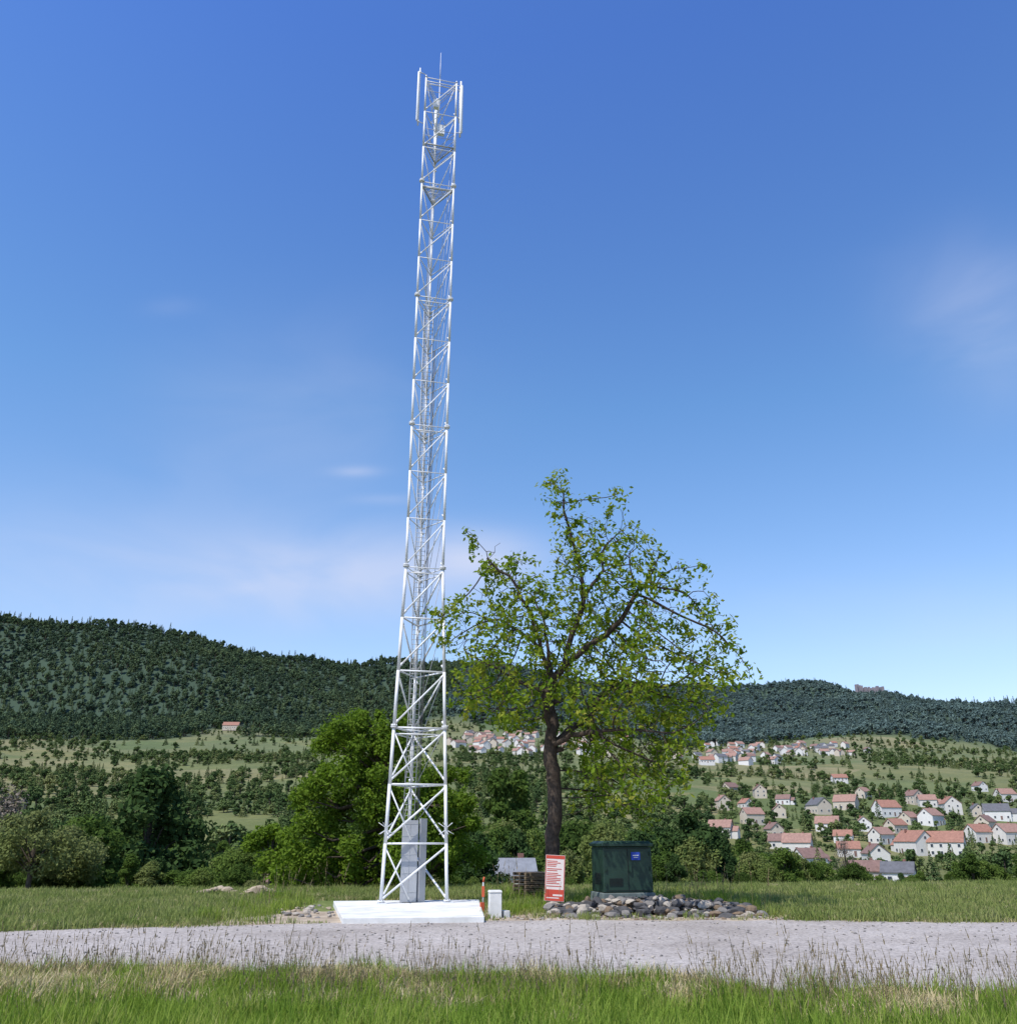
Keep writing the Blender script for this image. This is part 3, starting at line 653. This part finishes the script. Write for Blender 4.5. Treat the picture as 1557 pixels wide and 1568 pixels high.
# ---------------------------------------------------------------- notice board
def notice():
    X,Y,z=P(849,1345,30.3); r0=empty('construction_notice_board',(X,Y,z)); r0.rotation_euler=(math.radians(-4),math.radians(3),-.1)
    rd=pmat('red_print',(.50,.06,.03),(.42,.05,.03)); wh=pmat('board_white',(.66,.60,.56),(.6,.52,.48)); wd=pmat('post_wood',(.16,.11,.07))
    b=MB(); b.box((0,0,0),(.62,.02,1.36),0); b.obj('board',[wh],parent=r0,bevel=.004)
    b=MB(); b.box((0,-.013,.62),(.60,.006,.10),0); b.box((0,-.013,-.50),(.60,.006,.33),0); b.box((-.292,-.013,.06),(.02,.006,1.0),0); b.box((.292,-.013,.06),(.02,.006,1.0),0)
    z=.50; rr=random.Random(4)
    while z>-.28:
        w=rr.uniform(.28,.48); b.box((-.26+w/2,-.013,z),(w,.006,.022),0); z-=rr.choice([.05,.05,.08])
    b.box((.1,-.017,-.5),(.3,.004,.05),1); b.box((-.05,-.017,-.58),(.4,.004,.03),1); b.obj('printing',[rd,wh],parent=r0)
    b=MB(); b.box((-.22,.035,-.35),(.05,.045,1.9),0); b.box((.22,.035,-.35),(.05,.045,1.9),0); b.obj('posts',[wd],parent=r0)
notice()
# ---------------------------------------------------------------- block, marker, pallets, rubble
X,Y,_=G(757,1407); mb=MB(); mb.box((0,0,.35),(.36,.36,.70),0); mb.box((0,0,.73),(.40,.40,.06),0,top=(.9,.9)); mb.box((.32,.06,.10),(.2,.3,.2),0,.2); o=mb.obj('concrete_marker_block',[cm],bevel=.015); o.location=(X,Y+.2,0); o.rotation_euler=(0,0,.15)
X,Y,_=G(739,1398); mb=MB(); org=pmat('orange_plastic',(.55,.10,.04),(.45,.08,.03)); mb.tube([(0,0,0),(0,0,.9)],.025,8,1); mb.box((0,0,.62),(.09,.07,.32),0); mb.box((-.03,0,.15),(.12,.1,.3),0,.4); mb.tube([(0,0,.9),(.03,0,1.05)],.03,8,0); o=mb.obj('orange_site_marker',[org,steel2]); o.location=(X,Y,0)
X,Y,_=P(814,1350,37); mb=MB()
for k in range(7):
    zz=.07+k*.145
    for q in range(6): mb.box((-.5+q*.2,random.uniform(-.03,.03),zz+.055),(.13,1.1,.022),0,random.uniform(-.02,.02))
    for q in (-.45,0,.45): mb.box((0,q,zz),(1.15,.1,.085),0,random.uniform(-.03,.03))
o=mb.obj('pallet_stack',[wood]); o.location=(X,36.5,0); o.rotation_euler=(0,0,.5)
def rocks(name,n,boxf,smin,smax,mats):
    mb=MB(); import bmesh
    for i in range(n):
        x,y,z=boxf(); s=random.uniform(smin,smax)*random.uniform(.6,1)
        bm=bmesh.new(); bmesh.ops.create_icosphere(bm,subdivisions=2,radius=1)
        sc=(random.uniform(.7,1.4),random.uniform(.7,1.2),random.uniform(.45,.8)); dirs=[Vector([random.gauss(0,1) for _ in range(3)]).normalized() for _ in range(7)]; cut=[random.uniform(.45,.8) for _ in range(7)]
        V=[]
        for v in bm.verts:
            c=v.co.copy()
            for d,k in zip(dirs,cut):
                t=c.dot(d)
                if t>k: c-=d*(t-k)
            V.append((x+c.x*s*sc[0],y+c.y*s*sc[1],z+c.z*s*sc[2]))
        mb.add(V,[tuple(v.index for v in f.verts) for f in bm.faces],random.randrange(len(mats))); bm.free()
    return mb.obj(name,mats)
rk=[pmat('rubble_dark',(.09,.085,.085),(.05,.05,.05),5,.9,0,.5,20),pmat('rubble_grey',(.22,.20,.18),(.14,.13,.12),5,.9,0,.5,20),pmat('rubble_light',(.42,.37,.31),(.30,.26,.21),5,.9,0,.5,20),pmat('rubble_brown',(.20,.14,.09),(.12,.09,.06),5,.9,0,.5,20)]
def pile():
    t=random.random(); x=1.2+t*6.4; h=.55*(.45+.55*math.sin(math.pi*t)); 
    dy=random.gauss(0,.55); y=29.9+dy
    return x,y,max(0,h*(1-abs(dy)/1.3))*random.uniform(.3,1)
rocks('rubble_pile',620,pile,.07,.30,[rk[0],rk[0],rk[1],rk[3],rk[2]])
def pile2():
    return random.gauss(-6.6,.9),random.gauss(30.5,1.2),random.uniform(0,.06)
rocks('broken_stone_debris',80,pile2,.04,.16,[rk[2],rk[1],dm])
def pile3():
    c=random.choice([(-10.2,39.5),(-12,39.8)]); x=random.gauss(0,.5);return c[0]+x,c[1]+random.gauss(0,.3),max(0,.28-abs(x)*.3)
rocks('dirt_heap',60,pile3,.12,.3,[dm])
def pile4(): return random.uniform(-2,8),random.uniform(27.7,29.3),.02
rocks('scattered_stones',200,pile4,.025,.10,[rk[2],rk[1],rk[3]])
def pile5():
    x=random.uniform(-14,16); return x,random.uniform(float(near_edge(x))+.2,float(far_edge(x))),.03
rocks('loose_gravel',1100,pile5,.015,.05,[rk[2],rk[1],rk[1]])
# ruined castle walls along the right-hand ridge
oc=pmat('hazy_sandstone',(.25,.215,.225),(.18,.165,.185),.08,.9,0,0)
mb=MB()
for (a0,a1,top) in ((1226,1262,19),(1258,1286,15),(1268,1276,24),(1310,1320,24),(1318,1344,18),(1342,1352,21),(1236,1244,24)):
    for a in np.arange(a0,a1,3.0):
        Yr=float(ridge_Y(a))-6; X,_,_=P(a,1055,Yr); zb=float(hz(X,Yr)); hh=top+random.uniform(-2.5,2.5)
        mb.box((X,Yr+random.uniform(-3,3),zb+10+hh/2-5),(6.8+random.uniform(-.6,.9),9,hh+14),0,random.uniform(-.2,.2),top=(random.uniform(.75,1),.8))
mb.obj('ruined_castle',[oc])
# ---------------------------------------------------------------- grass
g1=leafmat('tall_grass_blades',[(.13,.21,.032),(.18,.27,.04),(.25,.33,.06),(.36,.36,.12)],.4,.7,(1,1,.5),.75,.9)
g2=leafmat('short_grass_blades',[(.15,.20,.045),(.20,.25,.07),(.26,.29,.095),(.36,.33,.16)],.35,.35)
g3=leafmat('dry_grass',[(.38,.31,.16),(.48,.40,.22),(.54,.47,.29)],.25,1)
g4=leafmat('grass_seed_stems',[(.17,.13,.07),(.25,.195,.11),(.29,.24,.14)],.2,1)
def tuft(name,mat,n,h,spread,w,lean,seed,stems=False):
    r=random.Random(seed); mb=MB()
    for i in range(n):
        a=r.random()*6.283; q=spread*math.sqrt(r.random()); x,y=q*math.cos(a),q*math.sin(a); b=r.random()*6.283; l=lean*r.random()*h; hh=h*r.uniform(.5,1.1)
        dx,dy=math.cos(b),math.sin(b); wx,wy=-dy*w/2,dx*w/2
        P0=(x,y,-.03);P1=(x+dx*l*.35,y+dy*l*.35,hh*.55);P2=(x+dx*l,y+dy*l,hh)
        if stems:
            k=.6; V=[(P0[0]-wx*k,P0[1]-wy*k,P0[2]),(P0[0]+wx*k,P0[1]+wy*k,P0[2]),(P1[0]+wx*k,P1[1]+wy*k,P1[2]),(P1[0]-wx*k,P1[1]-wy*k,P1[2]),(P2[0]+wx*k,P2[1]+wy*k,P2[2]),(P2[0]-wx*k,P2[1]-wy*k,P2[2])]
            mb.add(V,[(0,1,2,3),(3,2,4,5)])
            hd=.10*r.uniform(.7,1.3)
            for s in range(7):
                t=s/6; cx,cy,cz=P2[0]+dx*.03*t,P2[1]+dy*.03*t,P2[2]-.02+hd*t; e=.009*(1-t*.6); aa=r.random()*6.28
                mb.add([(cx,cy,cz),(cx+e*math.cos(aa),cy+e*math.sin(aa),cz+.012),(cx,cy,cz+.032),(cx-e*math.cos(aa),cy-e*math.sin(aa),cz+.014)],[(0,1,2,3)])
        else:
            V=[(P0[0]-wx,P0[1]-wy,P0[2]),(P0[0]+wx,P0[1]+wy,P0[2]),(P1[0]+wx*.8,P1[1]+wy*.8,P1[2]),(P1[0]-wx*.8,P1[1]-wy*.8,P1[2]),P2]
            mb.add(V,[(0,1,2,3),(3,2,4)])
    return mb.obj(name,[mat],link=False)
tall=[tuft('src_tall_%d'%i,g1,60,[.18,.25,.13][i],.22,.010,.9,i) for i in range(3)]
short=[tuft('src_short_%d'%i,g2,50,[.14,.18,.10][i],.3,.018,.9,10+i) for i in range(3)]
dry=[tuft('src_dry_%d'%i,g3,70,[.08,.12][i],.28,.011,1.8,20+i) for i in range(2)]
stem=[tuft('src_stem_%d'%i,g4,3,[.58,.85,.42][i],.3,.006,.35,30+i,True) for i in range(3)]
n=20000; X=rng.uniform(-15,15,n); Y=rng.uniform(7,17.4,n); k=(Y<near_edge(X)+.1+(fbm(X*1.5,Y*1.5,3)-.5)*.9)&((abs(X)<Y*.72+2)); XY=np.stack([X,Y],1)[k]
scat_simple('verge_grass',XY,tall,.6,1.7,.02,None,(.7,1.3),.1,power=1.8)
n=2600; X=rng.uniform(-15,15,n); Y=near_edge(X)-np.abs(rng.normal(size=n))*1.9; k=(Y>9)&(fbm(X*.5+3,Y*.5,2)>.40); scat_simple('seeding_grass_stems',np.stack([X,Y],1)[k],stem,.7,1.3,.02,None,(.8,1.2),.1)
n=6500; X=rng.uniform(-12,14,n); Y=near_edge(X)-.35-np.abs(rng.normal(size=n))*1.0; nz=fbm(X*.8+9,Y*.9+3,3); thr=np.interp(X,[-12,-8,-1,1,12],[.53,.46,.53,.64,.58]); scat_simple('dry_grass_patches',np.stack([X,Y],1)[nz>thr],dry,.9,1.6,-.09,None,(.9,1.4),.15)
n=30000; Y=rng.uniform(23.5,56,n); X=rng.uniform(-1,1,n)*(Y*.70+3); jn=(fbm(X*1.5+2,Y*1.5,3)-.5)
k=(Y>far_edge(X)-.1+jn*1.0)
soil=(X>-8.4)&(X<8.2)&(Y<far_edge(X)+3.4+jn*4)&(rng.random(n)<.90); k&=~soil
k&=~((X>-7.4)&(X<-.9)&(Y>27.2)&(Y<36.6)); XY=np.stack([X,Y],1)[k]
scat_simple('meadow_grass',XY,short+[dry[0]],.8,1.7,.02,[.30,.30,.30,.10],(.8,1.3),.1)
n=1100; X=rng.uniform(-9,9,n); Y=rng.uniform(26,40,n); k=((X<-7)|(X>-.7))&(Y>far_edge(X)+1.0)&(fbm(X*.7,Y*.7+8,3)>.50)&~((X>1)&(X<7.8)&(Y<30.5)); scat_simple('weeds',np.stack([X,Y],1)[k],tall+[stem[2]],.9,2.4,.02,None,(.8,1.4),.1)
# ---------------------------------------------------------------- sky + sun
el=math.radians(57); az=math.radians(-138)   # azimuth from +Y clockwise : left, behind the camera
W=bpy.data.worlds.new('World'); SC.world=W; W.use_nodes=True; nt=W.node_tree; N=nt.nodes; L=nt.links; N.clear()
out=N.new('ShaderNodeOutputWorld'); bg=N.new('ShaderNodeBackground'); sky=N.new('ShaderNodeTexSky'); sky.sky_type='NISHITA'; sky.sun_disc=False
sky.sun_elevation=el; sky.sun_rotation=az; sky.altitude=300; sky.air_density=1.0; sky.dust_density=.4; sky.ozone_density=2.0
bg.inputs[1].default_value=.12
tc=N.new('ShaderNodeTexCoord'); sp=N.new('ShaderNodeSeparateXYZ'); L.new(tc.outputs['Generated'],sp.inputs[0])
yy=math_(nt,'MAXIMUM',sp.outputs[1],.05); U=math_(nt,'DIVIDE',sp.outputs[0],yy); Vv=math_(nt,'DIVIDE',sp.outputs[2],yy)
nz=N.new('ShaderNodeTexNoise'); nz.inputs['Scale'].default_value=5; nz.inputs['Detail'].default_value=7; nz.inputs['Distortion'].default_value=.6
mp=N.new('ShaderNodeMapping'); mp.inputs['Scale'].default_value=(1,1,2.4); mp.inputs['Rotation'].default_value=(0,.3,0); L.new(tc.outputs['Generated'],mp.inputs[0]); L.new(mp.outputs[0],nz.inputs['Vector'])
tot=None
for (px_,py_,sx,sy,am) in [(545,722,36,8,.24),(590,765,45,8,.20),(560,880,230,60,.50),(740,850,75,36,.44),(260,470,40,16,.09),(370,903,24,8,.18),(1530,490,150,130,.26),(450,640,220,150,.14),(60,920,340,120,.36),(1400,950,300,60,.16)]:
    a=(px_-778)/F;b=(784-py_)/F; u0=a/(CP-b*SP); v0=T(py_); su=sx/F*1.1; sv=sy/F*1.2
    q1=math_(nt,'POWER',math_(nt,'ABSOLUTE',math_(nt,'DIVIDE',math_(nt,'SUBTRACT',U,u0),su)),2.0); q2=math_(nt,'POWER',math_(nt,'ABSOLUTE',math_(nt,'DIVIDE',math_(nt,'SUBTRACT',Vv,v0),sv)),2.0)
    e=math_(nt,'MULTIPLY',math_(nt,'EXPONENT',math_(nt,'MULTIPLY',math_(nt,'ADD',q1,q2),-1.0)),am)
    tot=e if tot is None else math_(nt,'ADD',tot,e)
nr=N.new('ShaderNodeMapRange'); nr.inputs[1].default_value=.3; nr.inputs[2].default_value=.65; nr.inputs[3].default_value=.35; nr.inputs[4].default_value=1.2; L.new(nz.outputs[0],nr.inputs[0])
cl=math_(nt,'MULTIPLY',tot,nr.outputs[0],True)
tint=mix(nt,1.0,ramp(nt,sp.outputs[2],[(0,(.74,.63,.65)),(.18,(.74,.75,.80)),(.45,(.53,.73,.88)),(.75,(.40,.60,.98))]),(2.05,2.05,2.05),'MULTIPLY')
skyc=mix(nt,1.0,sky.outputs[0],tint,'MULTIPLY')
c=mix(nt,cl,skyc,(5.6,6.1,7.8))
L.new(c,bg.inputs[0]); L.new(bg.outputs[0],out.inputs[0])
sd=bpy.data.lights.new('sun','SUN'); sd.energy=5.0; sd.angle=math.radians(.53); sd.color=(1,.95,.87); so=bpy.data.objects.new('sun',sd); SC.collection.objects.link(so)
d=Vector((math.sin(az)*math.cos(el),math.cos(az)*math.cos(el),math.sin(el))); so.rotation_euler=d.to_track_quat('Z','Y').to_euler()
SC.view_settings.view_transform='Standard'; SC.view_settings.look='None'; SC.view_settings.exposure=0
# ---------------------------------------------------------------- camera
cd=bpy.data.cameras.new('camera'); cam=bpy.data.objects.new('camera',cd); SC.collection.objects.link(cam); SC.camera=cam
cd.sensor_fit='HORIZONTAL'; cd.sensor_width=36; cd.lens=36*F/1557; cd.clip_start=.1; cd.clip_end=20000
cam.location=(0,0,EYE); cam.rotation_euler=(math.radians(90)+PIT,0,0)
